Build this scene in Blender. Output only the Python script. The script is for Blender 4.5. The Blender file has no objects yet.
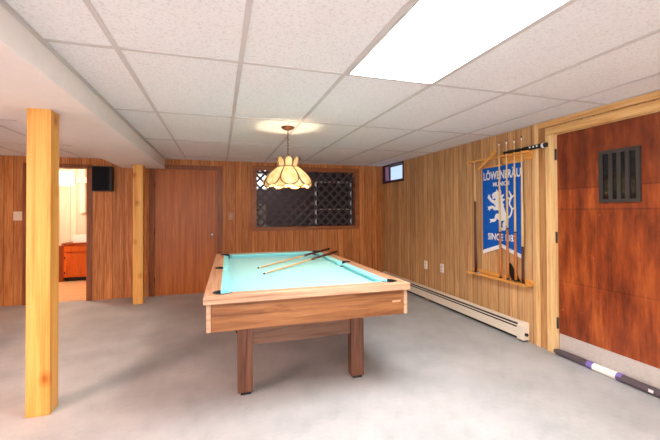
import bpy, bmesh, math, random
from mathutils import Vector, Matrix
random.seed(7)
PI = math.pi
SC = bpy.context.scene
COL = SC.collection

# ------------------------------------------------------------------ materials
def lin(c):
    out = []
    for v in c:
        v /= 255.0
        out.append(v/12.92 if v <= 0.04045 else ((v+0.055)/1.055)**2.4)
    return (*out, 1.0)

def new_mat(name, rough=0.6, spec=0.35, metal=0.0):
    m = bpy.data.materials.new(name); m.use_nodes = True
    nt = m.node_tree; b = nt.nodes['Principled BSDF']
    b.inputs['Roughness'].default_value = rough
    b.inputs['Specular IOR Level'].default_value = spec
    b.inputs['Metallic'].default_value = metal
    return m, nt, b

def node(nt, kind, **kw):
    n = nt.nodes.new(kind)
    for k, v in kw.items(): setattr(n, k, v)
    return n

def ramp(nt, stops, interp='LINEAR'):
    r = nt.nodes.new('ShaderNodeValToRGB'); cr = r.color_ramp; cr.interpolation = interp
    while len(cr.elements) > 1: cr.elements.remove(cr.elements[-1])
    cr.elements[0].position = stops[0][0]; cr.elements[0].color = stops[0][1]
    for p, c in stops[1:]:
        e = cr.elements.new(p); e.color = c
    return r

def coords(nt, scale):
    tc = node(nt, 'ShaderNodeTexCoord'); mp = node(nt, 'ShaderNodeMapping')
    mp.inputs['Scale'].default_value = scale
    nt.links.new(tc.outputs['Object'], mp.inputs['Vector'])
    return tc, mp

def mixmul(nt, a, b, fac=1.0):
    m = node(nt, 'ShaderNodeMix', data_type='RGBA', blend_type='MULTIPLY')
    m.inputs[0].default_value = fac
    nt.links.new(a, m.inputs[6]); nt.links.new(b, m.inputs[7])
    return m.outputs[2]

def plain(name, c, rough=0.6, spec=0.35, metal=0.0, var=0.08, scale=25):
    m, nt, b = new_mat(name, rough, spec, metal)
    tc, mp = coords(nt, (scale,)*3)
    n = node(nt, 'ShaderNodeTexNoise'); n.inputs['Detail'].default_value = 4
    nt.links.new(mp.outputs[0], n.inputs['Vector'])
    L = lin(c)
    r = ramp(nt, [(0.3, (*[x*(1-var) for x in L[:3]], 1)), (0.7, (*[min(1, x*(1+var)) for x in L[:3]], 1))])
    nt.links.new(n.outputs['Fac'], r.inputs[0]); nt.links.new(r.outputs[0], b.inputs['Base Color'])
    return m

def emis(name, c, s):
    m = bpy.data.materials.new(name); m.use_nodes = True; nt = m.node_tree
    nt.nodes.remove(nt.nodes['Principled BSDF'])
    e = node(nt, 'ShaderNodeEmission'); e.inputs[0].default_value = lin(c); e.inputs[1].default_value = s
    nt.links.new(e.outputs[0], nt.nodes['Material Output'].inputs[0])
    return m

GROOVES = [0.0, 0.083, 0.205, 0.29, 0.415, 0.50, 0.655, 0.745, 0.872]
def wood(name, dark, mid, light, axis='z', fine=55.0, rough=0.5, spec=0.35, groove=None, knots=False, stretch=0.045, mottle=0.25, goff=0.0):
    """grain runs along axis; groove = the axis across which V-grooves repeat every 1.22 m"""
    m, nt, b = new_mat(name, rough, spec)
    lk = nt.links.new
    s = [fine]*3; s['xyz'.index(axis)] = fine*stretch
    tc, mp = coords(nt, s)
    n1 = node(nt, 'ShaderNodeTexNoise'); n1.inputs['Scale'].default_value = 1.0
    n1.inputs['Detail'].default_value = 6; n1.inputs['Roughness'].default_value = 0.62; n1.inputs['Distortion'].default_value = 0.6
    lk(mp.outputs[0], n1.inputs['Vector'])
    r1 = ramp(nt, [(0.30, lin(dark)), (0.48, lin(mid)), (0.68, lin(light))])
    lk(n1.outputs['Fac'], r1.inputs[0])
    col = r1.outputs[0]
    # broad figure
    s2 = [4.5]*3; s2['xyz'.index(axis)] = 0.7
    tc2, mp2 = coords(nt, s2)
    n2 = node(nt, 'ShaderNodeTexNoise'); n2.inputs['Detail'].default_value = 3; n2.inputs['Scale'].default_value = 1.3
    lk(mp2.outputs[0], n2.inputs['Vector'])
    lo = 1-mottle
    r2 = ramp(nt, [(0.3, (lo, lo*0.96, lo*0.92, 1)), (0.7, (1, 1, 1, 1))])
    lk(n2.outputs['Fac'], r2.inputs[0])
    col = mixmul(nt, col, r2.outputs[0])
    if knots:
        tc3, mp3 = coords(nt, (5.0, 5.0, 3.6))
        v = node(nt, 'ShaderNodeTexVoronoi'); v.inputs['Scale'].default_value = 1.0
        lk(mp3.outputs[0], v.inputs['Vector'])
        r3 = ramp(nt, [(0.06, (0.60, 0.40, 0.22, 1)), (0.12, (0.84, 0.70, 0.50, 1)), (0.24, (1, 1, 1, 1))])
        lk(v.outputs['Distance'], r3.inputs[0])
        col = mixmul(nt, col, r3.outputs[0])
    if groove:
        sx = node(nt, 'ShaderNodeSeparateXYZ'); lk(tc.outputs['Object'], sx.inputs[0])
        ad = node(nt, 'ShaderNodeMath', operation='ADD'); ad.inputs[1].default_value = 12.2+goff
        lk(sx.outputs['xyz'.index(groove)], ad.inputs[0])
        dv = node(nt, 'ShaderNodeMath', operation='DIVIDE'); dv.inputs[1].default_value = 1.22
        lk(ad.outputs[0], dv.inputs[0])
        fr = node(nt, 'ShaderNodeMath', operation='FRACT'); lk(dv.outputs[0], fr.inputs[0])
        W = (1, 1, 1, 1); K = (0.30, 0.24, 0.2, 1); h = 0.0052
        st = [(0.0, K), (h, W)]
        for g in GROOVES[1:]: st += [(g-h, W), (g, K), (g+h, W)]
        st += [(1-h, W), (1.0, K)]
        rg = ramp(nt, st); lk(fr.outputs[0], rg.inputs[0])
        tints = [1.0, 0.86, 0.97, 0.82, 1.0, 0.9, 0.99, 0.84, 0.94]
        rt = ramp(nt, [(g, (t, t*0.985, t*0.97, 1)) for g, t in zip(GROOVES, tints)], 'CONSTANT')
        lk(fr.outputs[0], rt.inputs[0])
        col = mixmul(nt, col, rt.outputs[0]); col = mixmul(nt, col, rg.outputs[0])
        bp = node(nt, 'ShaderNodeBump'); bp.inputs['Strength'].default_value = 0.5; bp.inputs['Distance'].default_value = 0.004
        lk(rg.outputs[0], bp.inputs['Height']); lk(bp.outputs[0], b.inputs['Normal'])
    lk(col, b.inputs['Base Color'])
    return m

def concrete():
    m, nt, b = new_mat('painted_concrete', 0.5, 0.35); lk = nt.links.new
    tc, mp = coords(nt, (1, 1, 1))
    n = node(nt, 'ShaderNodeTexNoise'); n.inputs['Scale'].default_value = 2.2; n.inputs['Detail'].default_value = 8; n.inputs['Roughness'].default_value = 0.6
    lk(mp.outputs[0], n.inputs['Vector'])
    r = ramp(nt, [(0.3, lin((166, 168, 171))), (0.5, lin((180, 182, 184))), (0.7, lin((193, 193, 194)))])
    lk(n.outputs['Fac'], r.inputs[0])
    n2 = node(nt, 'ShaderNodeTexNoise'); n2.inputs['Scale'].default_value = 9; n2.inputs['Detail'].default_value = 10; n2.inputs['Roughness'].default_value = 0.75
    lk(mp.outputs[0], n2.inputs['Vector'])
    r2 = ramp(nt, [(0.36, (0.86, 0.86, 0.86, 1)), (0.5, (1, 1, 1, 1))]); lk(n2.outputs['Fac'], r2.inputs[0])
    c = mixmul(nt, r.outputs[0], r2.outputs[0], 0.7)
    v = node(nt, 'ShaderNodeTexVoronoi', feature='DISTANCE_TO_EDGE'); v.inputs['Scale'].default_value = 0.45
    nd = node(nt, 'ShaderNodeVectorMath', operation='ADD')
    lk(mp.outputs[0], nd.inputs[0]); lk(n2.outputs['Color'], nd.inputs[1]); lk(nd.outputs[0], v.inputs['Vector'])
    r3 = ramp(nt, [(0.0, (0.82, 0.82, 0.82, 1)), (0.012, (1, 1, 1, 1))]); lk(v.outputs['Distance'], r3.inputs[0])
    c = mixmul(nt, c, r3.outputs[0], 0.35)
    lk(c, b.inputs['Base Color'])
    rr = ramp(nt, [(0.3, (0.42,)*3+(1,)), (0.7, (0.62,)*3+(1,))]); lk(n2.outputs['Fac'], rr.inputs[0]); lk(rr.outputs[0], b.inputs['Roughness'])
    return m

def ceiling_tile():
    m, nt, b = new_mat('ceiling_tile', 0.9, 0.1); lk = nt.links.new
    tc, mp = coords(nt, (1, 1, 1))
    n = node(nt, 'ShaderNodeTexNoise'); n.inputs['Scale'].default_value = 75; n.inputs['Detail'].default_value = 4; n.inputs['Roughness'].default_value = 0.7
    lk(mp.outputs[0], n.inputs['Vector'])
    r = ramp(nt, [(0.34, lin((216, 213, 213))), (0.46, lin((236, 236, 237))), (0.7, lin((240, 240, 241)))])
    lk(n.outputs['Fac'], r.inputs[0])
    n2 = node(nt, 'ShaderNodeTexNoise'); n2.inputs['Scale'].default_value = 0.8; n2.inputs['Detail'].default_value = 2
    lk(mp.outputs[0], n2.inputs['Vector'])
    r2 = ramp(nt, [(0.35, (1, 0.975, 0.97, 1)), (0.6, (1, 1, 1, 1))]); lk(n2.outputs['Fac'], r2.inputs[0])
    lk(mixmul(nt, r.outputs[0], r2.outputs[0]), b.inputs['Base Color'])
    bp = node(nt, 'ShaderNodeBump'); bp.inputs['Strength'].default_value = 0.35; bp.inputs['Distance'].default_value = 0.003
    lk(n.outputs['Fac'], bp.inputs['Height']); lk(bp.outputs[0], b.inputs['Normal'])
    return m

def door_red():
    m, nt, b = new_mat('worn_red_brown_varnish', 0.36, 0.4); lk = nt.links.new
    tc, mp = coords(nt, (1, 5.5, 1.3))
    n = node(nt, 'ShaderNodeTexNoise'); n.inputs['Scale'].default_value = 1.6; n.inputs['Detail'].default_value = 7; n.inputs['Roughness'].default_value = 0.62
    lk(mp.outputs[0], n.inputs['Vector'])
    r = ramp(nt, [(0.28, lin((84, 34, 18))), (0.5, lin((142, 64, 30))), (0.70, lin((184, 98, 46)))])
    lk(n.outputs['Fac'], r.inputs[0])
    tc4, mp4 = coords(nt, (1, 38, 3))
    n4 = node(nt, 'ShaderNodeTexNoise'); n4.inputs['Scale'].default_value = 1.5; n4.inputs['Detail'].default_value = 5
    lk(mp4.outputs[0], n4.inputs['Vector'])
    r4 = ramp(nt, [(0.35, (0.7, 0.66, 0.62, 1)), (0.55, (1, 1, 1, 1))]); lk(n4.outputs['Fac'], r4.inputs[0])
    c = mixmul(nt, r.outputs[0], r4.outputs[0], 0.7)
    # top boards are a darker stain, lower boards a warmer one (board by board)
    sx = node(nt, 'ShaderNodeSeparateXYZ'); lk(tc.outputs['Object'], sx.inputs[0])
    dv = node(nt, 'ShaderNodeMath', operation='DIVIDE'); dv.inputs[1].default_value = 2.0; lk(sx.outputs[2], dv.inputs[0])
    W = (1, 1, 1, 1); K = (0.45, 0.4, 0.38, 1); h = 0.0022
    st = [(0.0, W)]
    for g in (0.333, 0.652, 0.742): st += [(g-h, W), (g, K), (g+h, W)]
    rg = ramp(nt, st); lk(dv.outputs[0], rg.inputs[0])
    rt = ramp(nt, [(0.0, (0.98, 0.95, 0.9, 1)), (0.333, (0.93, 0.9, 0.86, 1)), (0.652, (1, 1, 1, 1)), (0.742, (0.72, 0.68, 0.7, 1))], 'CONSTANT')
    lk(dv.outputs[0], rt.inputs[0])
    c = mixmul(nt, c, rt.outputs[0]); c = mixmul(nt, c, rg.outputs[0])
    # pale scuffs
    n3 = node(nt, 'ShaderNodeTexNoise'); n3.inputs['Scale'].default_value = 26; n3.inputs['Detail'].default_value = 5; n3.inputs['Roughness'].default_value = 0.7
    lk(tc.outputs['Object'], n3.inputs['Vector'])
    r3 = ramp(nt, [(0.66, (0, 0, 0, 1)), (0.76, (0.7, 0.7, 0.7, 1))]); lk(n3.outputs['Fac'], r3.inputs[0])
    mx = node(nt, 'ShaderNodeMix', data_type='RGBA'); lk(r3.outputs[0], mx.inputs[0]); lk(c, mx.inputs[6]); mx.inputs[7].default_value = lin((205, 140, 100))
    lk(mx.outputs[2], b.inputs['Base Color'])
    bp = node(nt, 'ShaderNodeBump'); bp.inputs['Strength'].default_value = 0.15; bp.inputs['Distance'].default_value = 0.004
    lk(n4.outputs['Fac'], bp.inputs['Height']); lk(bp.outputs[0], b.inputs['Normal'])
    return m

def shade_glass():
    m = bpy.data.materials.new('cream_slag_glass'); m.use_nodes = True; nt = m.node_tree; lk = nt.links.new
    nt.nodes.remove(nt.nodes['Principled BSDF'])
    tc, mp = coords(nt, (14, 14, 7))
    n = node(nt, 'ShaderNodeTexNoise'); n.inputs['Scale'].default_value = 1.5; n.inputs['Detail'].default_value = 4
    lk(mp.outputs[0], n.inputs['Vector'])
    r = ramp(nt, [(0.35, lin((216, 184, 122))), (0.65, lin((240, 220, 170)))]); lk(n.outputs['Fac'], r.inputs[0])
    d = node(nt, 'ShaderNodeBsdfDiffuse'); t = node(nt, 'ShaderNodeBsdfTranslucent'); mx = node(nt, 'ShaderNodeMixShader')
    lk(r.outputs[0], d.inputs[0]); lk(r.outputs[0], t.inputs[0]); mx.inputs[0].default_value = 0.036
    lk(d.outputs[0], mx.inputs[1]); lk(t.outputs[0], mx.inputs[2]); lk(mx.outputs[0], nt.nodes['Material Output'].inputs[0])
    return m

M = {}
M['floor'] = concrete()
M['tile'] = ceiling_tile()
M['grid'] = plain('white_metal_grid', (206, 200, 198), 0.5, 0.3, var=0.02)
M['soffit'] = plain('painted_drywall', (238, 232, 228), 0.7, 0.2, var=0.02, scale=3)
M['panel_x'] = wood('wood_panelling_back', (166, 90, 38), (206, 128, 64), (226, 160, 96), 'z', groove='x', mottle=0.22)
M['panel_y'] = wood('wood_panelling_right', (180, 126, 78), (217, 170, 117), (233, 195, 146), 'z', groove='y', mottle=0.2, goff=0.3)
M['pine'] = wood('knotty_pine', (206, 140, 62), (224, 164, 80), (234, 186, 106), 'z', fine=34, rough=0.5, knots=True, stretch=0.03, mottle=0.12)
M['door_flat'] = wood('brown_veneer', (154, 78, 20), (182, 97, 28), (200, 117, 42), 'z', fine=40, rough=0.38, stretch=0.03, mottle=0.25)
M['trim_dark'] = wood('stained_trim', (110, 56, 28), (142, 78, 40), (164, 98, 54), 'z', fine=50, rough=0.4)
M['trim_brown'] = wood('stained_trim_level', (128, 68, 34), (160, 92, 50), (184, 116, 66), 'x', fine=50, rough=0.4)
M['trim_mid'] = wood('tan_trim', (150, 98, 56), (190, 138, 86), (206, 158, 106), 'z', fine=50, rough=0.45)
M['trim_light'] = wood('light_pine_trim', (212, 162, 100), (234, 194, 134), (244, 214, 164), 'z', fine=45, rough=0.45, mottle=0.15)
M['trim_light_y'] = wood('light_pine_trim_level', (204, 148, 86), (228, 182, 118), (240, 206, 150), 'y', fine=45, rough=0.45, mottle=0.15)
M['door_red'] = door_red()
M['steel'] = plain('brushed_steel', (206, 198, 192), 0.42, 0.5, 0.3, 0.06, 8)
M['iron'] = plain('dark_iron', (64, 58, 54), 0.5, 0.4, 0.3, 0.1)
M['black'] = plain('black_plastic', (26, 25, 26), 0.45)
M['black_cloth'] = plain('speaker_cloth', (30, 30, 34), 0.9, 0.1)
M['rail'] = wood('rail_laminate_x', (150, 106, 80), (186, 144, 114), (206, 168, 140), 'x', fine=42, rough=0.4, mottle=0.12)
M['rail_y'] = wood('rail_laminate_y', (160, 108, 80), (194, 146, 114), (214, 174, 144), 'y', fine=42, rough=0.4, mottle=0.12)
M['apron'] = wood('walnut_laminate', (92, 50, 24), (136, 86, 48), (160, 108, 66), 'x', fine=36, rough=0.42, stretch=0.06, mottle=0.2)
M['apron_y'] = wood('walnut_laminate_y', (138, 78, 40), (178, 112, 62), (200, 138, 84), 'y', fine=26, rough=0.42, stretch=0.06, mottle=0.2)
M['leg'] = wood('leg_laminate', (78, 47, 33), (112, 70, 50), (136, 92, 68), 'z', fine=40, rough=0.45, mottle=0.15)
M['beam'] = wood('beam_laminate', (98, 66, 50), (130, 92, 72), (148, 110, 88), 'x', fine=40, rough=0.5, mottle=0.15)
M['felt'] = plain('turquoise_felt', (160, 218, 228), 0.95, 0.05, var=0.03, scale=6)
M['cushion'] = plain('turquoise_cushion', (140, 212, 220), 0.9, 0.08, var=0.03, scale=8)
M['maple'] = wood('maple_shaft', (214, 168, 104), (232, 192, 132), (242, 210, 158), 'z', fine=70, rough=0.3)
M['butt'] = wood('cue_butt', (158, 84, 34), (196, 114, 52), (212, 138, 74), 'z', fine=60, rough=0.28)
M['butt_dark'] = wood('cue_butt_dark', (62, 28, 18), (88, 40, 24), (108, 54, 34), 'z', fine=60, rough=0.25)
M['rack'] = wood('orange_pine_rack', (206, 136, 58), (228, 162, 80), (240, 186, 106), 'y', fine=40, rough=0.42, mottle=0.12)
M['white'] = plain('white_plastic', (236, 232, 226), 0.4, var=0.02)
M['ivory'] = plain('ivory_plastic', (226, 208, 184), 0.4, var=0.02)
M['tan'] = plain('tan_plastic', (186, 140, 106), 0.45, var=0.02)
M['heater'] = plain('cream_enamel', (236, 224, 206), 0.4, 0.4, var=0.03, scale=5)
M['blue'] = plain('blue_banner_cloth', (24, 92, 186), 0.8, 0.1, var=0.08, scale=10)
M['silver'] = plain('white_print', (232, 234, 236), 0.7, 0.1, var=0.03)
M['fringe'] = plain('white_fringe', (232, 236, 236), 0.85, 0.1, var=0.06, scale=90)
M['brass'] = plain('antique_brass', (112, 66, 42), 0.35, 0.5, 0.6)
M['chrome'] = plain('satin_chrome', (214, 206, 196), 0.25, 0.5, 0.85)
M['lead'] = plain('lead_came', (112, 72, 36), 0.45, 0.4, 0.4)
M['shade'] = shade_glass()
M['bulb'] = emis('lit_bulb', (255, 231, 190), 260)
M['diffuser'] = emis('lit_diffuser', (255, 253, 250), 25.5)
M['diffuser_warm'] = emis('lit_diffuser_warm', (255, 208, 190), 56.0)
M['pane'] = emis('daylit_pane', (196, 222, 255), 0.75)
M['pane_b'] = emis('daylit_pane_far', (244, 248, 255), 1.7)
M['lattice'] = plain('dark_lattice', (72, 60, 60), 0.55, var=0.12)
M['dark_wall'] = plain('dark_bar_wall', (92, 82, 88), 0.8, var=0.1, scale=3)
M['backing'] = plain('dark_backing', (40, 32, 40), 0.7)
M['purple'] = plain('dark_purple_paint', (64, 34, 58), 0.5, var=0.06)
M['mauve'] = plain('mauve_paint', (176, 122, 146), 0.6, var=0.1, scale=8)
M['cream'] = plain('cream_paint', (244, 226, 206), 0.7, var=0.02)
M['cream_board'] = wood('cream_beadboard', (236, 216, 190), (244, 226, 204), (248, 232, 212), 'z', groove='x', mottle=0.03, rough=0.6)
M['cab'] = wood('orange_cabinet', (166, 70, 16), (196, 90, 26), (212, 108, 40), 'z', fine=40, rough=0.35)
M['counter'] = plain('dark_counter', (132, 60, 26), 0.4, var=0.06)
M['plank'] = wood('light_plank_floor', (200, 152, 106), (224, 182, 136), (238, 202, 160), 'x', fine=24, rough=0.35, mottle=0.15)
M['roll'] = plain('black_rolled_foam', (86, 74, 80), 0.55, 0.3, var=0.18, scale=40)
M['purple_print'] = plain('purple_print', (122, 104, 176), 0.6, var=0.05)
M['chalk'] = plain('blue_grey_chalk', (150, 168, 186), 0.8, var=0.05)
M['glass'] = plain('dark_glass', (22, 24, 26), 0.06, 0.5, var=0.02)

# ------------------------------------------------------------------ mesh helpers
def box(bm, x0, x1, y0, y1, z0, z1, bev=0.0):
    vs = [bm.verts.new((x, y, z)) for z in (z0, z1) for y in (y0, y1) for x in (x0, x1)]
    fs = [bm.faces.new([vs[i] for i in f]) for f in ((0, 2, 3, 1), (4, 5, 7, 6), (0, 1, 5, 4), (2, 6, 7, 3), (0, 4, 6, 2), (1, 3, 7, 5))]
    if bev:
        es = list({e for f in fs for e in f.edges})
        bmesh.ops.bevel(bm, geom=es, offset=bev, segments=2, affect='EDGES', profile=0.7)

def tube(bm, pts, r, seg=12, cap=True):
    pts = [Vector(p) for p in pts]
    rs = r if isinstance(r, (list, tuple)) else [r]*len(pts)
    rings = []
    up = None
    for i, p in enumerate(pts):
        d = (pts[min(i+1, len(pts)-1)]-pts[max(i-1, 0)]).normalized()
        if up is None:
            up = Vector((0, 0, 1)) if abs(d.z) < 0.9 else Vector((0, 1, 0))
        a = d.cross(up).normalized(); b = a.cross(d).normalized(); up = b
        rings.append([bm.verts.new(p+a*math.cos(2*PI*k/seg)*rs[i]+b*math.sin(2*PI*k/seg)*rs[i]) for k in range(seg)])
    for A, B in zip(rings, rings[1:]):
        for k in range(seg):
            f = bm.faces.new((A[k], A[(k+1) % seg], B[(k+1) % seg], B[k])); f.smooth = True
    if cap:
        bm.faces.new(rings[0][::-1]); bm.faces.new(rings[-1])

def lathe(bm, prof, c, seg=32, closed=False):
    c = Vector(c)
    rings = []
    for r, z in prof:
        if r < 1e-5: rings.append([bm.verts.new(c+Vector((0, 0, z)))])
        else: rings.append([bm.verts.new(c+Vector((r*math.cos(2*PI*k/seg), r*math.sin(2*PI*k/seg), z))) for k in range(seg)])
    for A, B in zip(rings, rings[1:]):
        for k in range(seg):
            k2 = (k+1) % seg
            q = []
            if len(A) == 1: q = (A[0], B[k2], B[k])
            elif len(B) == 1: q = (A[k], A[k2], B[0])
            else: q = (A[k], A[k2], B[k2], B[k])
            f = bm.faces.new(q); f.smooth = True

def prism(bm, poly, fn, t0, t1):
    """poly of (a,b); fn(a,b,t)->xyz"""
    A = [bm.verts.new(fn(a, b, t0)) for a, b in poly]; B = [bm.verts.new(fn(a, b, t1)) for a, b in poly]
    n = len(poly)
    bm.faces.new(A[::-1]); bm.faces.new(B)
    for i in range(n): bm.faces.new((A[i], A[(i+1) % n], B[(i+1) % n], B[i]))

def tube_y(bm, x, z, y0, y1, r, seg=16): tube(bm, [(x, y0, z), (x, y1, z)], r, seg)

def obj(name, bm, mat, parent=None):
    bmesh.ops.recalc_face_normals(bm, faces=bm.faces)
    if parent is not None:
        bmesh.ops.translate(bm, vec=-abs_loc(parent), verts=bm.verts)
    me = bpy.data.meshes.new(name); bm.to_mesh(me); bm.free()
    o = bpy.data.objects.new(name, me); COL.objects.link(o)
    me.materials.append(mat)
    if parent is not None: o.parent = parent
    return o

def abs_loc(o):
    v = Vector(o.location)
    while o.parent is not None:
        o = o.parent; v = v+Vector(o.location)
    return v

def thing(name, label, cat, loc=(0, 0, 0), group=None):
    o = bpy.data.objects.new(name, None); COL.objects.link(o); o.location = loc
    o.empty_display_size = 0.1
    return tag(o, label, cat, group)

def tag(o, label, cat, group=None, kind=None):
    o['label'] = label; o['category'] = cat
    if group: o['group'] = group
    if kind: o['kind'] = kind
    return o

def struct(name, bm, mat, parent=None):
    o = obj(name, bm, mat, parent)
    if parent is None: o['kind'] = 'structure'
    return o

def struct_empty(name, loc=(0, 0, 0)):
    o = bpy.data.objects.new(name, None); COL.objects.link(o); o.location = loc; o['kind'] = 'structure'
    return o

def BM(): return bmesh.new()

def one(name, dims, mat, parent=None, bev=0.0):
    b = BM(); box(b, *dims, bev); return obj(name, b, mat, parent)

# ------------------------------------------------------------------ room
XR, YB, H = 2.916, 6.078, 2.129
XL, YF = -4.6, -2.3
HL = 2.10
YE = 8.4            # far wall of the rooms behind

b = BM(); box(b, XL-0.15, XR+0.3, YF-0.15, YB+0.02, -0.15, 0.0); struct('floor', b, M['floor'])
b = BM(); box(b, XL-0.15, -0.9, YB+0.02, YE+0.15, -0.15, 0.004); struct('floor.001', b, M['plank'])
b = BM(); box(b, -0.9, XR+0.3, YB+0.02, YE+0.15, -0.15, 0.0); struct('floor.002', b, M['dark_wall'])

b = BM(); box(b, -0.83, XR+0.3, YF-0.15, YB+0.02, H, H+0.12)
box(b, XL-0.15, -0.83, YF-0.15, YB+0.02, HL, H+0.12)
struct('ceiling', b, M['tile'])
b = BM(); box(b, XL-0.15, XR+0.3, YB+0.02, YE+0.15, 2.3, 2.42); struct('ceiling.001', b, M['cream'])

# suspended grid bars
XC = [-0.496+0.61*k for k in range(6)]
XC = [-1.1059+0.61*k for k in range(1, 7)]
YR = [0.8187+1.212*j for j in range(-2, 5)]
b = BM()
for x in XC: box(b, x-0.012, x+0.012, YF, YB, H-0.006, H+0.002)
for y in YR: box(b, -0.81, XR, y-0.012, y+0.012, H-0.0045, H+0.002)
box(b, -0.83, -0.80, YF, YB, H-0.02, H+0.002)
box(b, -0.81, XR, YB-0.02, YB, H-0.006, H+0.002)
box(b, XR-0.02, XR, YF, YB, H-0.006, H+0.002)
struct('trim_1', b, M['grid'])
b = BM()
for y in (4.98-1.22*4, 4.98-1.22*3, 4.98-2.44, 3.76, 4.98): box(b, XL, -1.40, y-0.012, y+0.012, HL-0.0045, HL+0.002)
for x in (-1.92, -2.53, -3.14, -3.75, -4.36): box(b, x-0.012, x+0.012, YF, YB, HL-0.006, HL+0.002)
box(b, XL, -1.40, YB-0.02, YB, HL-0.006, HL+0.002)
struct('trim_2', b, M['grid'])
# boxed beam under the ceiling
b = BM(); box(b, -1.405, -0.812, YF, YB, 1.966, H+0.01, 0.004); struct('trim_3', b, M['soffit'])

# back wall with doorway and lattice opening
DW0, DW1, DWH = -2.59, -1.845, 1.955
LX0, LX1, LZ0, LZ1 = 0.585, 2.365, 1.02, 2.0
b = BM(); T = 0.12
box(b, XL-0.15, DW0, YB, YB+T, 0, H+0.05)
box(b, DW0, DW1, YB, YB+T, DWH, H+0.05)
box(b, DW1, LX0, YB, YB+T, 0, H+0.05)
box(b, LX0, LX1, YB, YB+T, 0, LZ0); box(b, LX0, LX1, YB, YB+T, LZ1, H+0.05)
box(b, LX1, XR+0.3, YB, YB+T, 0, H+0.05)
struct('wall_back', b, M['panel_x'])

# right wall with the high window and the door
WY0, WY1, WZ0, WZ1 = 5.31, 6.02, 1.835, 2.115
DY0, DY1, DH = 1.49, 2.49, 1.985
T = 0.2
b = BM()
box(b, XR, XR+T, YF-0.15, DY0, 0, H+0.05)
box(b, XR, XR+T, DY0, DY1, DH, H+0.05)
box(b, XR, XR+T, DY1, WY0, 0, H+0.05)
box(b, XR, XR+T, WY0, WY1, 0, WZ0); box(b, XR, XR+T, WY0, WY1, WZ1, H+0.05)
box(b, XR, XR+T, WY1, YB+0.1, 0, H+0.05)
struct('wall_right', b, M['panel_y'])
b = BM(); box(b, XL-0.15, XL, YF-0.15, YB, 0, H+0.05); struct('wall_left', b, M['panel_y'])
# unseen wall behind the camera; its wide opening is added for fill light
OX0, OX1, OZ0, OZ1 = -3.6, 2.3, 0.12, 2.04
b = BM()
box(b, XL-0.15, OX0, YF-0.15, YF, 0, H+0.05); box(b, OX1, XR+0.2, YF-0.15, YF, 0, H+0.05)
box(b, OX0, OX1, YF-0.15, YF, 0, OZ0); box(b, OX0, OX1, YF-0.15, YF, OZ1, H+0.05)
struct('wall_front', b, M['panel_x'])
# walls of the rooms behind
b = BM(); box(b, XL-0.15, XR+0.3, YE, YE+0.15, 0, 2.35); struct('wall_far', b, M['cream_board'])
b = BM(); box(b, XL-0.15, XL, YB+0.12, YE, 0, 2.35); struct('wall_far_left', b, M['cream'])
b = BM(); box(b, -0.95, -0.85, YB+0.12, YE, 0, 2.35); struct('wall_partition', b, M['cream'])
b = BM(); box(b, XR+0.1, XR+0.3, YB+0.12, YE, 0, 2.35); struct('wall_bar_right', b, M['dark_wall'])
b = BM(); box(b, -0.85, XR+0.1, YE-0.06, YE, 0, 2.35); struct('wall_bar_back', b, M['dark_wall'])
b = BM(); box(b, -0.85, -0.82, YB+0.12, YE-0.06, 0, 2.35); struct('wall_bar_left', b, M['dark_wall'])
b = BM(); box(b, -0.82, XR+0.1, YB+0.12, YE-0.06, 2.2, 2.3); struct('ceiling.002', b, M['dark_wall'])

# doorway casing
b = BM()
box(b, DW1-0.02, DW1+0.05, YB-0.016, YB+0.13, 0.0, DWH+0.02, 0.003)
box(b, DW0-0.05, DW0+0.02, YB-0.016, YB+0.13, 0.0, DWH+0.02, 0.003)
box(b, DW0-0.05, DW1+0.05, YB-0.016, YB+0.13, DWH-0.012, DWH+0.045, 0.003)
struct('trim_4', b, M['trim_dark'])

# ------------------------------------------------------------------ door_1 : flat brown door in the back wall
d1 = struct_empty('door_1', (-0.5, YB, 0))
b = BM()
box(b, -0.955, -0.037, YB-0.012, YB-0.0005, 0.012, 1.955, 0.002)
obj('door_slab', b, M['door_flat'], d1)
b = BM()
box(b, -1.035, -0.958, YB-0.024, YB-0.0005, 0.0, 1.962, 0.003); box(b, -0.033, 0.045, YB-0.024, YB-0.0005, 0.0, 1.962, 0.003)
box(b, -1.035, 0.045, YB-0.024, YB-0.0005, 1.962, 2.035, 0.003)
o = obj('door_casing', b, M['trim_dark'], d1)
b = BM()
rz = Matrix.Rotation(PI/2, 4, 'X')
lathe(b, [(0.0, 0.0), (0.030, 0.0), (0.030, 0.006), (0.012, 0.010), (0.011, 0.030), (0.024, 0.040), (0.029, 0.052), (0.024, 0.064), (0.0, 0.068)], (0, 0, 0), 20)
bmesh.ops.transform(b, matrix=Matrix.Translation((-0.112, YB-0.012, 0.925)) @ rz, verts=b.verts)
o = obj('door_knob', b, M['chrome'], d1); o['label'] = 'bright round metal knob'
for z in (0.25, 1.0, 1.72):
    b = BM(); tube(b, [(-0.957, YB-0.022, z-0.045), (-0.957, YB-0.022, z+0.045)], 0.007, 8); obj('hinge', b, M['brass'], d1)

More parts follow.
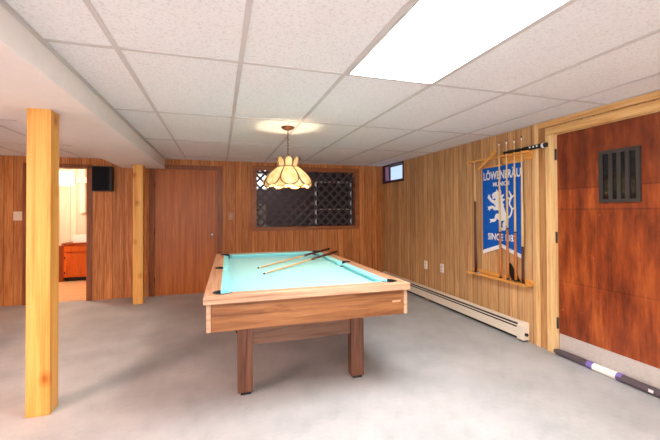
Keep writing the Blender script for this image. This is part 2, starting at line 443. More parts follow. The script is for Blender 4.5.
# ------------------------------------------------------------------ window_2 : lattice opening
w2 = struct_empty('window_2', (1.475, YB, 1.0))
b = BM()
fx0, fx1, fz0, fz1 = 0.522, 2.428, 0.968, 2.062
box(b, fx0, LX0, YB-0.022, YB-0.0005, fz0, fz1, 0.004); box(b, LX1, fx1, YB-0.022, YB-0.0005, fz0, fz1, 0.004)
box(b, LX0, LX1, YB-0.022, YB-0.0005, LZ1, fz1, 0.004); box(b, LX0, LX1, YB-0.022, YB-0.0005, fz0, LZ0, 0.004)
o = obj('window_frame', b, M['trim_brown'], w2)
b = BM()
for dims in ((LX0, LX0+0.012, LZ0, LZ1), (LX1-0.012, LX1, LZ0, LZ1), (LX0, LX1, LZ0, LZ0+0.012), (LX0, LX1, LZ1-0.012, LZ1)):
    box(b, dims[0], dims[1], YB-0.012, YB+0.12, dims[2], dims[3])
obj('jamb_liner', b, M['trim_brown'], w2)
def lattice_layer(sign, y0, y1):
    bm = BM(); w = 0.0185*math.sqrt(2); pitch = 0.165
    x0, x1, z0, z1 = LX0+0.012, LX1-0.012, LZ0+0.012, LZ1-0.012
    hh = z1-z0
    c = x0-hh-0.3
    while c < x1+hh+0.3:
        # strip: x = c + sign*(z-z0), half-width w in x ; clip polygon to the opening
        poly = [(c-w, z0), (c+w, z0), (c+w+sign*hh, z1), (c-w+sign*hh, z1)]
        for (lim, keep) in ((x0, 1), (x1, -1)):
            out = []
            for i in range(len(poly)):
                p, q = poly[i], poly[(i+1) % len(poly)]
                pi, qi = keep*(p[0]-lim) >= 0, keep*(q[0]-lim) >= 0
                if pi: out.append(p)
                if pi != qi:
                    t = (lim-p[0])/(q[0]-p[0]); out.append((lim, p[1]+t*(q[1]-p[1])))
            poly = out
            if len(poly) < 3: break
        cl = []
        for p in poly:
            if not cl or (abs(p[0]-cl[-1][0])+abs(p[1]-cl[-1][1])) > 1e-4: cl.append(p)
        if len(cl) >= 3 and (abs(cl[0][0]-cl[-1][0])+abs(cl[0][1]-cl[-1][1])) < 1e-4: cl.pop()
        if len(cl) >= 3: prism(bm, cl, lambda a, z, t: (a, t, z), y0, y1)
        c += pitch
    return bm
b = lattice_layer(1, YB+0.055, YB+0.063)
o = obj('lattice', b, M['lattice'], w2); o['label'] = 'dark crossed diagonal lattice strips'
b = lattice_layer(-1, YB+0.063, YB+0.071)
o2 = obj('lattice_back_layer', b, M['lattice'], o)

# what shows through the lattice
sf = thing('screen_frame', 'thin white rectangular frame seen behind the right half of the dark lattice', 'frame', (2.02, 6.32, 0.0))
b = BM()
yy0, yy1 = 6.30, 6.325
box(b, 1.668, 1.694, yy0, yy1, 0.0, 1.845); box(b, 2.345, 2.371, yy0, yy1, 0.0, 1.845); box(b, 1.694, 2.345, yy0, yy1, 1.818, 1.845)
obj('outer_frame', b, M['white'], sf)
b = BM(); box(b, 1.694, 2.345, yy0+0.004, yy1-0.004, 1.322, 1.336); obj('middle_rail', b, M['ivory'], sf)
b = BM(); box(b, 1.694, 2.345, yy0+0.01, yy0+0.014, 0.0, 1.822); obj('backing_panel', b, M['backing'], sf)
w5 = struct_empty('window_3', (0.86, YE-0.06, 1.7))
b = BM(); box(b, 0.70, 1.02, YE-0.075, YE-0.0605, 1.83, 2.14); obj('pane', b, M['pane_b'], w5)
b = BM()
for dims in ((0.67, 0.70, 1.80, 2.17), (1.02, 1.05, 1.80, 2.17), (0.70, 1.02, 1.80, 1.83), (0.70, 1.02, 2.14, 2.17)): box(b, dims[0], dims[1], YE-0.09, YE-0.0605, dims[2], dims[3])
obj('window_frame', b, M['white'], w5)
wb = one('storage_box', (0.60, 0.86, 7.0, 7.5, 0.0, 1.43), M['white'], bev=0.01)
tag(wb, 'tall white box glimpsed through the lower left corner of the dark lattice', 'box')

# ------------------------------------------------------------------ window_1 : small high window in the right wall
w1 = struct_empty('window_1', (XR, 5.66, 1.8))
b = BM()
box(b, XR-0.012, XR+0.02, 5.285, WY0, 1.80, 2.125); box(b, XR-0.012, XR+0.02, WY1, 6.06, 1.80, 2.125)
box(b, XR-0.018, XR+0.15, 5.285, 6.06, 1.795, WZ0); box(b, XR-0.012, XR+0.02, WY0, WY1, 2.10, 2.125)
obj('window_frame', b, M['purple'], w1)
b = BM(); box(b, XR+0.02, XR+0.15, WY1-0.012, WY1, WZ0, 2.115); box(b, XR+0.02, XR+0.15, WY0, WY0+0.012, WZ0, 2.115)
obj('reveal', b, M['mauve'], w1)
b = BM(); box(b, XR+0.10, XR+0.13, WY0+0.012, WY0+0.04, WZ0, 2.11); box(b, XR+0.10, XR+0.13, WY1-0.045, WY1-0.012, WZ0, 2.11)
box(b, XR+0.10, XR+0.13, WY0, WY1, WZ0, WZ0+0.02); box(b, XR+0.10, XR+0.13, WY0, WY1, 2.095, 2.115)
obj('sash', b, M['purple'], w1)
b = BM(); box(b, XR+0.112, XR+0.118, WY0+0.03, WY1-0.03, WZ0+0.015, 2.10); obj('pane', b, M['pane'], w1)

# ------------------------------------------------------------------ room behind the doorway
w4 = struct_empty('window_4', (-2.96, YE, 1.9))
b = BM(); box(b, -3.14, -2.815, YE-0.012, YE-0.0005, 1.85, 2.10); obj('pane', b, M['pane_b'], w4)
b = BM()
for dims in ((-3.18, -3.14, 1.81, 2.14), (-2.815, -2.775, 1.81, 2.14), (-3.14, -2.815, 1.81, 1.85), (-3.14, -2.815, 2.10, 2.14)): box(b, dims[0], dims[1], YE-0.03, YE-0.0005, dims[2], dims[3], 0.003)
obj('window_frame', b, M['white'], w4)
b = BM()
box(b, -2.67, -2.58, YE-0.10, YE-0.0005, 1.285, 1.88, 0.004); box(b, -2.72, -2.53, YE-0.13, YE-0.0005, 1.88, 2.0, 0.004); box(b, -2.68, -2.575, YE-0.11, YE-0.0005, 2.0, 2.29, 0.004)
struct('trim_5', b, M['cream'])
cb = thing('cabinet', 'orange wooden base cabinet with dark counter seen through the doorway on the left', 'cabinet', (-2.3, 7.83, 0.004))
b = BM(); box(b, -2.775, -1.70, 7.83, 8.39, 0.08, 0.690, 0.003); obj('body', b, M['cab'], cb)
b = BM(); box(b, -2.80, -1.68, 7.80, 8.39, 0.690, 0.722, 0.004); obj('countertop', b, M['counter'], cb)
b = BM(); box(b, -2.775, -1.70, 7.89, 8.39, 0.004, 0.08); obj('toe_kick', b, M['black'], cb)
b = BM(); box(b, -2.875, -2.777, 7.83, 8.39, 0.004, 0.672, 0.003); obj('side_panel', b, M['counter'], cb)
for x in (-2.755, -2.25):
    b = BM(); box(b, x, x+0.47, 7.812, 7.829, 0.10, 0.535, 0.004); d = obj('door', b, M['cab'], cb)
    for z in (0.17, 0.45):
        h = BM(); box(h, x-0.004, x+0.014, 7.804, 7.812, z-0.022, z+0.022); obj('hinge', h, M['black'], d)
    h = BM(); lathe(h, [(0, 0), (0.008, 0), (0.008, 0.012), (0.015, 0.018), (0.012, 0.026), (0, 0.028)], (0, 0, 0), 12)
    bmesh.ops.transform(h, matrix=Matrix.Translation((x+0.43, 7.812, 0.47)) @ Matrix.Rotation(PI/2, 4, 'X'), verts=h.verts); obj('knob', h, M['black'], d)
    b = BM(); box(b, x, x+0.47, 7.814, 7.829, 0.555, 0.672, 0.004); obj('drawer', b, M['cab'], cb)
o = one('counter_box', (-2.66, -2.30, 7.93, 8.10, 0.7225, 0.862), M['white'], bev=0.006)
tag(o, 'white box on the counter of the orange cabinet beyond the doorway', 'box')

# ------------------------------------------------------------------ posts
def post(x0, x1, y0, y1, label):
    bm = BM(); box(bm, x0, x1, y0, y1, 0.001, 1.9655, 0.004)
    o = obj('support_post', bm, M['pine'])
    return tag(o, label, 'post', 'square pine posts under the boxed beam')
post(-1.172, -1.042, 2.735, 2.865, 'large square knotty pine post nearest the camera, under the near part of the boxed beam')
post(-1.165, -1.035, 5.62, 5.75, 'square pine post standing in front of the back wall beside the flat brown door')

# ------------------------------------------------------------------ wall plates and speaker
def plate_back(name, x, z, mat, label, cat, w=0.07, h=0.115):
    t = thing(name, label, cat, (x, YB, z))
    bm = BM(); box(bm, x-w/2, x+w/2, YB-0.007, YB-0.0005, z-h/2, z+h/2, 0.002); obj('cover_plate', bm, mat, t)
    bm = BM(); box(bm, x-0.006, x+0.006, YB-0.017, YB-0.006, z-0.012, z+0.012, 0.002); obj('toggle', bm, M['ivory'], t)
plate_back('light_switch', 0.178, 1.222, M['tan'], 'tan light switch on the back wall just right of the flat brown door', 'light switch')
plate_back('light_switch', -2.70, 1.250, M['ivory'], 'ivory light switch on the back wall left of the near pine post', 'light switch', 0.10, 0.125)
def outlet(y, z, label):
    t = thing('outlet', label, 'outlet', (XR, y, z), 'outlets low on the right wall')
    bm = BM(); box(bm, XR-0.007, XR-0.0005, y-0.037, y+0.037, z-0.06, z+0.06, 0.002); obj('cover_plate', bm, M['white'], t)
    for dz in (-0.024, 0.024):
        bm = BM(); box(bm, XR-0.010, XR-0.006, y-0.016, y+0.016, z+dz-0.014, z+dz+0.014, 0.002); s = obj('socket', bm, M['ivory'], t)
        bm = BM()
        for dy in (-0.006, 0.006): box(bm, XR-0.0108, XR-0.0098, y+dy-0.0012, y+dy+0.0012, z+dz-0.004, z+dz+0.006)
        obj('slots', bm, M['black'], s)
outlet(4.638, 0.495, 'white outlet plate low on the right wall, nearer the far corner of the two')
outlet(4.235, 0.505, 'white outlet plate low on the right wall, nearer the cue rack of the two')

sp = thing('speaker', 'small black box speaker mounted high on the back wall right of the doorway', 'speaker', (-1.63, YB, 1.6))
b = BM(); box(b, -1.755, -1.505, YB-0.16, YB-0.03, 1.605, 1.965, 0.006); obj('cabinet_box', b, M['black'], sp)
b = BM(); box(b, -1.745, -1.535, YB-0.168, YB-0.159, 1.615, 1.955, 0.003); obj('grille', b, M['black_cloth'], sp)
b = BM(); box(b, -1.66, -1.60, YB-0.03, YB-0.0005, 1.72, 1.86); obj('wall_bracket', b, M['iron'], sp)

# ------------------------------------------------------------------ baseboard heater
ht = thing('baseboard_heater', 'long cream metal baseboard heater along the right wall', 'heater', (2.88, 4.3, 0))
HY0, HY1 = 2.85, 5.95
def yprism(bm, poly, y0, y1): prism(bm, poly, lambda a, c, t: (a, t, c), y0, y1)
b = BM(); yprism(b, [(2.848, 0.035), (2.852, 0.035), (2.852, 0.124), (2.848, 0.124)], HY0, HY1)
o = obj('front_cover', b, M['heater'], ht)
b = BM(); yprism(b, [(XR-0.001, 0.03), (XR-0.001, 0.182), (2.884, 0.182), (2.866, 0.168), (2.869, 0.164), (2.886, 0.177), (XR-0.006, 0.177), (XR-0.006, 0.03)], HY0, HY1)
obj('back_cover', b, M['heater'], ht)
b = BM(); box(b, 2.866, 2.905, HY0, HY1, 0.008, 0.163); obj('fin_shade_block', b, M['black'], ht)  # fins as a black block; shade of slot and gap is in its colour
b = BM(); yprism(b, [(2.850, 0.141), (2.852, 0.140), (2.860, 0.148), (2.858, 0.149)], HY0, HY1); obj('damper', b, M['heater'], ht)
b = BM(); yprism(b, [(XR-0.001, 0.018), (XR-0.001, 0.185), (2.882, 0.185), (2.843, 0.150), (2.843, 0.018)], HY0-0.05, HY0+0.03); obj('end_cap', b, M['heater'], ht)
b = BM(); yprism(b, [(XR-0.001, 0.018), (XR-0.001, 0.185), (2.882, 0.185), (2.843, 0.150), (2.843, 0.018)], HY1-0.02, HY1+0.05); obj('end_cap', b, M['heater'], ht)
b = BM(); box(b, 2.856, XR-0.003, HY0-0.04, HY0+0.02, 0.0, 0.02); obj('foot', b, M['black'], ht)
b = BM(); box(b, 2.856, XR-0.003, HY1-0.02, HY1+0.04, 0.0, 0.02); obj('foot', b, M['black'], ht)
b = BM(); tube(b, [(2.872, HY0-0.05, 0.075), (2.872, HY0-0.07, 0.075)], 0.016, 12); o = obj('dial', b, M['black'], ht)
b = BM(); box(b, 2.838, 2.856, 4.47, 4.54, 0.012, 0.04); o = obj('joint_clip', b, M['tan'], ht)

# ------------------------------------------------------------------ door_2 : red-brown door in the right wall
d2 = struct_empty('door_2', (XR, 1.98, 0))
b = BM(); box(b, XR+0.012, XR+0.057, DY0+0.004, DY1-0.006, 0.012, DH-0.006, 0.002); slab = obj('door_slab', b, M['door_red'], d2)
b = BM(); box(b, XR+0.006, XR+0.0118, DY0+0.02, DY1-0.014, 0.018, 0.188, 0.001); o = obj('kick_plate', b, M['steel'], d2); o['label'] = 'grey steel kick plate'
b = BM()
cx0, cx1 = XR-0.022, XR-0.0005
box(b, cx0, cx1, DY1, DY1+0.085, 0.0, DH, 0.003); box(b, cx0, cx1, DY0-0.085, DY0, 0.0, DH, 0.003)
obj('door_casing', b, M['trim_light'], d2)
b = BM(); box(b, cx0, cx1, DY0-0.085, DY1+0.085, DH, DH+0.07, 0.003); obj('door_casing', b, M['trim_light_y'], d2)
b = BM(); box(b, XR+0.0, XR+0.19, DY1-0.005, DY1+0.001, 0.0, DH); box(b, XR+0.0, XR+0.19, DY0-0.001, DY0+0.004, 0.0, DH); box(b, XR+0.0, XR+0.19, DY0, DY1, DH-0.005, DH+0.001)
obj('jamb', b, M['trim_light'], d2)
for z in (0.28, 1.05, 1.80):
    b = BM(); tube(b, [(XR-0.004, DY1-0.006, z-0.05), (XR-0.004, DY1-0.006, z+0.05)], 0.009, 10); obj('hinge', b, M['iron'], d2)
# little barred window in the door
gy0, gy1, gz0, gz1 = 1.805, 2.10, 1.355, 1.765
b = BM()
fw = 0.026
for dims in ((gy0, gy0+fw, gz0, gz1), (gy1-fw, gy1, gz0, gz1), (gy0+fw, gy1-fw, gz0, gz0+fw), (gy0+fw, gy1-fw, gz1-fw, gz1)):
    box(b, XR-0.010, XR+0.0118, dims[0], dims[1], dims[2], dims[3], 0.002)
gr = obj('window_grille', b, M['iron'], d2); gr['label'] = 'dark iron frame with upright bars'
for k in range(3):
    y = gy0+fw+(gy1-gy0-2*fw)*(k+1)/4
    b = BM(); box(b, XR-0.008, XR+0.010, y-0.013, y+0.013, gz0+fw, gz1-fw, 0.003); obj('bar', b, M['iron'], gr)
b = BM(); box(b, XR+0.004, XR+0.011, gy0+fw, gy1-fw, gz0+fw, gz1-fw); obj('glass', b, M['glass'], gr)
# outer moulding beside and above the casing
b = BM()
box(b, XR-0.016, XR-0.0005, 2.665, 2.70, 0.0, H-0.008, 0.003)
struct('trim_6', b, M['trim_light'])
b = BM(); box(b, XR-0.014, XR-0.0005, DY0-0.4, 2.664, DH+0.085, H-0.008, 0.003); struct('trim_7', b, M['trim_light_y'])
b = BM(); box(b, XR-0.004, XR-0.0005, 2.563, 2.664, 0.0, DH+0.084); struct('trim_8', b, M['trim_mid'])

# rolled draft stopper on the floor against the door
rl = thing('draft_stopper', 'long black roll with white and purple label on floor against the red door', 'draft stopper', (2.87, 2.0, 0.0))
R = 0.029
rx = XR-0.024
b = BM()
N = 40
pts = []; rr = []
y0r, y1r = 1.20, 2.50
for i in range(N+1):
    t = i/N
    pts.append((rx+0.002*math.sin(9*t), y0r+(y1r-y0r)*t, R+0.001)); rr.append(R*(1+0.006*math.sin(23*t)))
rr[-1] = R*0.55; rr[-2] = R*0.9
tube(b, pts, rr, 18); obj('roll', b, M['roll'], rl)
b = BM(); tube(b, [(rx, 1.965, R+0.001), (rx, 2.145, R+0.001)], R*1.06, 20, cap=False); lb = obj('label_band', b, M['white'], rl); lb['label'] = 'white paper band'
for ya, yb in ((1.925, 1.965), (2.145, 2.195)):
    b = BM(); tube(b, [(rx, ya, R+0.001), (rx, yb, R+0.001)], R*1.06, 20, cap=False); o = obj('label_band', b, M['purple_print'], rl); o['label'] = 'purple end of the band'
b = BM(); box(b, rx-R*1.05, rx-R*0.9, 1.715, 1.745, R-0.004, R+0.016); o = obj('tag', b, M['white'], rl); o['label'] = 'small white tag'

# ------------------------------------------------------------------ cue rack
RX = 2.865          # distance at which the cues stand
rk = thing('cue_rack', 'orange pine wall rack with an upper rail and a lower shelf holding pool cues', 'cue rack', (XR, 3.15, 0.55))
def notched(bm, yA, yB, z0, z1, xf, notches, r=0.016):
    """shelf between the wall and xf with round notches in its front edge"""
    poly = [(XR-0.001, yA), (XR-0.001, yB), (xf, yB)]
    for yn in sorted(notches, reverse=True):
        poly.append((xf, yn+r))
        for k in range(1, 8):
            a = PI*k/8
            poly.append((xf+1.6*r*math.sin(a), yn+r*math.cos(a)))
        poly.append((xf, yn-r))
    poly.append((xf, yA))
    prism(bm, poly, lambda a, c, t: (a, c, t), z0, z1)
CY = [3.117, 3.015, 2.910, 2.820, 3.505]
b = BM(); notched(b, 2.735, 3.64, 1.862, 1.880, 2.850, CY); obj('upper_rail', b, M['rack'], rk)
b = BM(); box(b, XR-0.016, XR-0.001, 2.735, 3.10, 1.795, 1.8615, 0.002); obj('back_board', b, M['rack'], rk)
b = BM(); box(b, 2.818, XR-0.001, 2.735, 3.60, 0.556, 0.574, 0.004); sh = obj('lower_shelf', b, M['rack'], rk)
b = BM(); box(b, XR-0.016, XR-0.001, 2.745, 3.59, 0.5745, 0.61, 0.002); obj('shelf_back', b, M['rack'], rk)
b = BM(); box(b, 2.812, 2.8178, 2.735, 3.60, 0.558, 0.580, 0.002); obj('shelf_lip', b, M['rack'], rk)

def lerp(a, c, t): return tuple(a[i]+(c[i]-a[i])*t for i in range(3))
def cue_stick(base, tip, label, group, butt='butt', split=0.5, cat='pool cue', dark_end=False, r0=0.0145, r1=0.0062):
    base, tip = tuple(base), tuple(tip)
    t = thing('pool_cue', label, cat, base, group)
    def seg(name, a, c, mat, extra=0.0):
        bm = BM(); n = 6
        tube(bm, [lerp(base, tip, a+(c-a)*k/n) for k in range(n+1)], [r0+(r1-r0)*(a+(c-a)*k/n)+extra for k in range(n+1)], 12)
        return obj(name, bm, mat, t)
    seg('bumper', 0.0, 0.012, M['black'])
    seg('butt', 0.012, split, M[butt])
    seg('joint_ring', split, split+0.008, M['black'], 0.0006)
    seg('shaft', split+0.008, 0.972, M['maple'])
    seg('ferrule', 0.972, 0.990, M['white'])
    seg('tip', 0.990, 1.0, M['black'])
    return t
G = 'cues standing in the wall rack'
ZS = 0.5755
cue_stick((RX, 3.113, ZS), (RX+0.008, 3.127, 2.028), 'leftmost of the four grouped cues standing in the rack over the banner', G, split=0.33)
cue_stick((RX, 3.012, ZS), (RX+0.008, 3.024, 2.030), 'second from left of the four grouped cues standing in the rack', G, split=0.36)
cue_stick((RX, 2.908, ZS), (RX+0.008, 2.920, 2.022), 'third from left of the four grouped cues standing in the rack', G, split=0.34)
cue_stick((RX, 2.818, ZS), (RX+0.008, 2.828, 2.033), 'rightmost pool cue in the wall rack, dark butt, at the banner right edge', G, butt='butt_dark', split=0.24)
cue_stick((RX, 3.500, ZS), (RX+0.008, 3.512, 1.895), 'dark-butted pool cue standing alone at the left end of the wall rack', G, butt='butt_dark', split=0.62)

ch = one('chalk', (2.832, 2.856, 3.405, 3.43, 0.5745, 0.597), M['chalk'], bev=0.003)
tag(ch, 'small blue grey chalk cube at the left end of the rack shelf', 'chalk')
b = BM()
prism(b, [(2.875, 0.5745), (2.985, 0.5745), (3.045, 0.71), (3.06, 0.745), (3.005, 0.745)], lambda a, c, t: (t, a, c), 2.885, 2.899)
br = obj('black_wedge', b, M['black']); tag(br, 'black slanted wedge standing on the rack shelf between the right-hand cues', 'wedge')
bt = thing('black_tube', 'black tube with white dots lying along the top of the cue rack', 'tube', (2.885, 2.75, 1.8805))
tx, tz = 2.884, 1.8805+0.021
b = BM(); tube_y(b, tx, tz, 2.545, 3.06, 0.0205, 18); obj('tube_body', b, M['black'], bt)
for y in (2.64, 2.68, 2.72):
    b = BM(); tube(b, [(tx-0.0195, y, tz+0.002), (tx-0.0225, y, tz+0.002)], 0.009, 14); o = obj('dot', b, M['silver'], bt); o['label'] = 'small white dot'
b = BM(); tube_y(b, tx, tz, 2.575, 2.597, 0.0215, 18); o = obj('end_ring', b, M['silver'], bt); o['label'] = 'pale end ring'

b = BM(); prism(b, [(3.425, 1.772), (3.405, 1.752), (3.135, 1.922), (3.150, 1.950)], lambda a, c, t: (t, a, c), 2.838, 2.8495)
o = obj('brace', b, M['rack'], rk); o['label'] = 'diagonal wooden strip'
# ------------------------------------------------------------------ banner
BX = XR-0.020
def wave(y, z): return 0.0025*math.sin(21*y+1.5*z)+0.002*math.sin(33*y-3*z)
bn = thing('banner', 'blue beer banner with white lettering and a white lion hanging behind the rack cues', 'banner', (BX, 3.12, 1.0))
BY0, BY1 = 2.835, 3.412        # right and left edges in the photograph
def top_z(y): return 1.772+0.012*(3.41-y)/0.58
def bot_z(y):
    u = (y-BY0)/(BY1-BY0); return 0.800+0.095*(1-abs(2*u-1))
def sheet(fa, fb, y0, y1, ny, nz, off, th):
    bm = BM(); lay = []
    for dx in (0, -th):
        g = [[bm.verts.new((BX-off-wave(y0+(y1-y0)*i/ny, 1)+dx, y0+(y1-y0)*i/ny, fa(y0+(y1-y0)*i/ny)+(fb(y0+(y1-y0)*i/ny)-fa(y0+(y1-y0)*i/ny))*j/nz)) for j in range(nz+1)] for i in range(ny+1)]
        lay.append(g)
        for i in range(ny):
            for j in range(nz): bm.faces.new((g[i][j], g[i+1][j], g[i+1][j+1], g[i][j+1]))
    A, B = lay
    for i in range(ny):
        bm.faces.new((A[i][0], A[i+1][0], B[i+1][0], B[i][0])); bm.faces.new((A[i][nz], A[i+1][nz], B[i+1][nz], B[i][nz]))
    for j in range(nz):
        bm.faces.new((A[0][j], A[0][j+1], B[0][j+1], B[0][j])); bm.faces.new((A[ny][j], A[ny][j+1], B[ny][j+1], B[ny][j]))
    return bm
obj('cloth', sheet(lambda y: bot_z(y)+0.042, top_z, BY0, BY1, 40, 8, 0, 0.0012), M['blue'], bn)
fr = obj('fringe', sheet(bot_z, lambda y: bot_z(y)+0.042, BY0, BY1, 40, 1, 0, 0.0014), M['fringe'], bn); fr['label'] = 'white fringe border'
b = BM(); tube_y(b, BX-0.004, 1.781, 3.115, 3.425, 0.008, 10); o = obj('hanging_rod', b, M['rack'], bn)
b = BM(); tube_y(b, BX-0.004, 1.789, 2.83, 3.115, 0.008, 10); obj('hanging_rod', b, M['rack'], bn)


def text_mesh(name, body, yc, zb, height, width, mat, parent, off=0.0035, weight=0.0):
    cu = bpy.data.curves.new(name, 'FONT'); cu.body = body; cu.align_x = 'CENTER'; cu.size = 1.0; cu.resolution_u = 3
    cu.offset = weight; cu.extrude = 0.0
    o = bpy.data.objects.new(name, cu); COL.objects.link(o)
    dg = bpy.context.evaluated_depsgraph_get(); dg.update()
    me = bpy.data.meshes.new_from_object(o.evaluated_get(dg))
    bpy.data.objects.remove(o)
    bm = BM(); bm.from_mesh(me); bpy.data.meshes.remove(me)
    xs = [v.co.x for v in bm.verts]
    w = max(xs)-min(xs); cx = (max(xs)+min(xs))/2
    sx = width/w; sz = height/0.72
    g = bmesh.ops.extrude_face_region(bm, geom=bm.faces[:])
    vv = [e for e in g['geom'] if isinstance(e, bmesh.types.BMVert)]
    for v in vv: v.co.z -= 1.0
    for v in bm.verts:
        x, y, k = v.co
        yy = yc-(x-cx)*sx; zz = zb+y*sz
        v.co = (BX-wave(yy, 1)-off+(0.0015 if k < -0.5 else 0.0), yy, zz)
    return obj(name, bm, mat, parent)
text_mesh('lettering', 'LÖWENBRÄU', 3.125, 1.640, 0.088, 0.525, M['silver'], bn, weight=0.028)['label'] = 'large white brewery name'
text_mesh('lettering', 'MUNICH', 3.125, 1.562, 0.046, 0.235, M['silver'], bn, weight=0.025)['label'] = 'small white city name'
text_mesh('lettering', 'SINCE 1383', 3.125, 0.972, 0.072, 0.40, M['silver'], bn, weight=0.028)['label'] = 'white founding year line'

def lion():
    """rampant lion, drawn in a unit box, a to the right, b up"""
    S = []
    def stroke(pts, ws):
        n = len(pts); out = []
        P = [Vector(p) for p in pts]
        # subdivide with catmull-rom
        Q = []; Wd = []
        for i in range(n-1):
            p0, p1, p2, p3 = P[max(i-1, 0)], P[i], P[i+1], P[min(i+2, n-1)]
            for k in range(5):
                t = k/5
                Q.append(0.5*((2*p1)+(p2-p0)*t+(2*p0-5*p1+4*p2-p3)*t*t+(3*p1-p0-3*p2+p3)*t**3)); Wd.append(ws[i]+(ws[i+1]-ws[i])*t)
        Q.append(P[-1]); Wd.append(ws[-1])
        L, Rr = [], []
        for i, q in enumerate(Q):
            d = (Q[min(i+1, len(Q)-1)]-Q[max(i-1, 0)]).normalized(); nn = Vector((-d.y, d.x))
            L.append(q+nn*Wd[i]/2); Rr.append(q-nn*Wd[i]/2)
        S.append((L, Rr))
    # body, head and mane
    stroke([(0.62, 0.30), (0.56, 0.46), (0.46, 0.60), (0.42, 0.74)], [0.20, 0.17, 0.25, 0.26])
    stroke([(0.46, 0.70), (0.40, 0.82), (0.30, 0.86), (0.20, 0.83)], [0.24, 0.22, 0.15, 0.07])
    stroke([(0.28, 0.80), (0.21, 0.77)], [0.07, 0.04])
    for a, c in (((0.40, 0.90), (0.36, 0.99)), ((0.48, 0.88), (0.50, 0.98)), ((0.52, 0.80), (0.62, 0.86)), ((0.54, 0.72), (0.65, 0.74)), ((0.52, 0.64), (0.62, 0.60)), ((0.36, 0.66), (0.28, 0.60))):
        stroke([a, c], [0.10, 0.015])
    # fore legs
    stroke([(0.40, 0.66), (0.28, 0.68), (0.17, 0.72), (0.08, 0.80)], [0.14, 0.09, 0.07, 0.08])
    stroke([(0.08, 0.80), (0.02, 0.80)], [0.06, 0.01]); stroke([(0.08, 0.80), (0.05, 0.88)], [0.06, 0.01]); stroke([(0.09, 0.80), (0.12, 0.88)], [0.05, 0.01])
    stroke([(0.42, 0.56), (0.30, 0.52), (0.20, 0.56), (0.10, 0.54)], [0.14, 0.09, 0.07, 0.08])
    stroke([(0.10, 0.54), (0.02, 0.57)], [0.06, 0.01]); stroke([(0.10, 0.54), (0.03, 0.49)], [0.06, 0.01]); stroke([(0.11, 0.54), (0.09, 0.46)], [0.05, 0.01])
    # hind legs
    stroke([(0.62, 0.34), (0.48, 0.30), (0.36, 0.34), (0.30, 0.24), (0.18, 0.22)], [0.22, 0.17, 0.10, 0.07, 0.08])
    stroke([(0.18, 0.22), (0.09, 0.25)], [0.06, 0.01]); stroke([(0.18, 0.22), (0.10, 0.16)], [0.06, 0.01])
    stroke([(0.66, 0.34), (0.70, 0.20), (0.60, 0.12), (0.64, 0.03), (0.52, 0.02)], [0.20, 0.16, 0.09, 0.08, 0.07])
    stroke([(0.52, 0.02), (0.43, 0.05)], [0.06, 0.01]); stroke([(0.54, 0.03), (0.46, -0.03)], [0.05, 0.01])
    # tail
    stroke([(0.70, 0.28), (0.84, 0.34), (0.90, 0.50), (0.82, 0.64), (0.88, 0.80), (0.80, 0.94)], [0.05, 0.045, 0.045, 0.045, 0.06, 0.02])
    stroke([(0.86, 0.76), (0.98, 0.84)], [0.07, 0.01]); stroke([(0.86, 0.72), (0.74, 0.80)], [0.06, 0.01]); stroke([(0.90, 0.50), (1.0, 0.54)], [0.05, 0.01])
    bm = BM()
    def place(p, k):
        yy = 3.335-p.x*0.40; zz = 1.088+p.y*0.44
        return (BX-wave(yy, 1)-0.0022-(0.0012 if k else 0), yy, zz)
    for L, Rr in S:
        A = [(bm.verts.new(place(l, 1)), bm.verts.new(place(r, 1)), bm.verts.new(place(l, 0)), bm.verts.new(place(r, 0))) for l, r in zip(L, Rr)]
        for u, v in zip(A, A[1:]):
            bm.faces.new((u[0], v[0], v[1], u[1])); bm.faces.new((u[0], u[2], v[2], v[0])); bm.faces.new((u[1], v[1], v[3], u[3]))
        bm.faces.new((A[0][0], A[0][1], A[0][3], A[0][2])); bm.faces.new((A[-1][0], A[-1][2], A[-1][3], A[-1][1]))
    return bm
o = obj('lion_emblem', lion(), M['silver'], bn); o['label'] = 'white rampant lion'

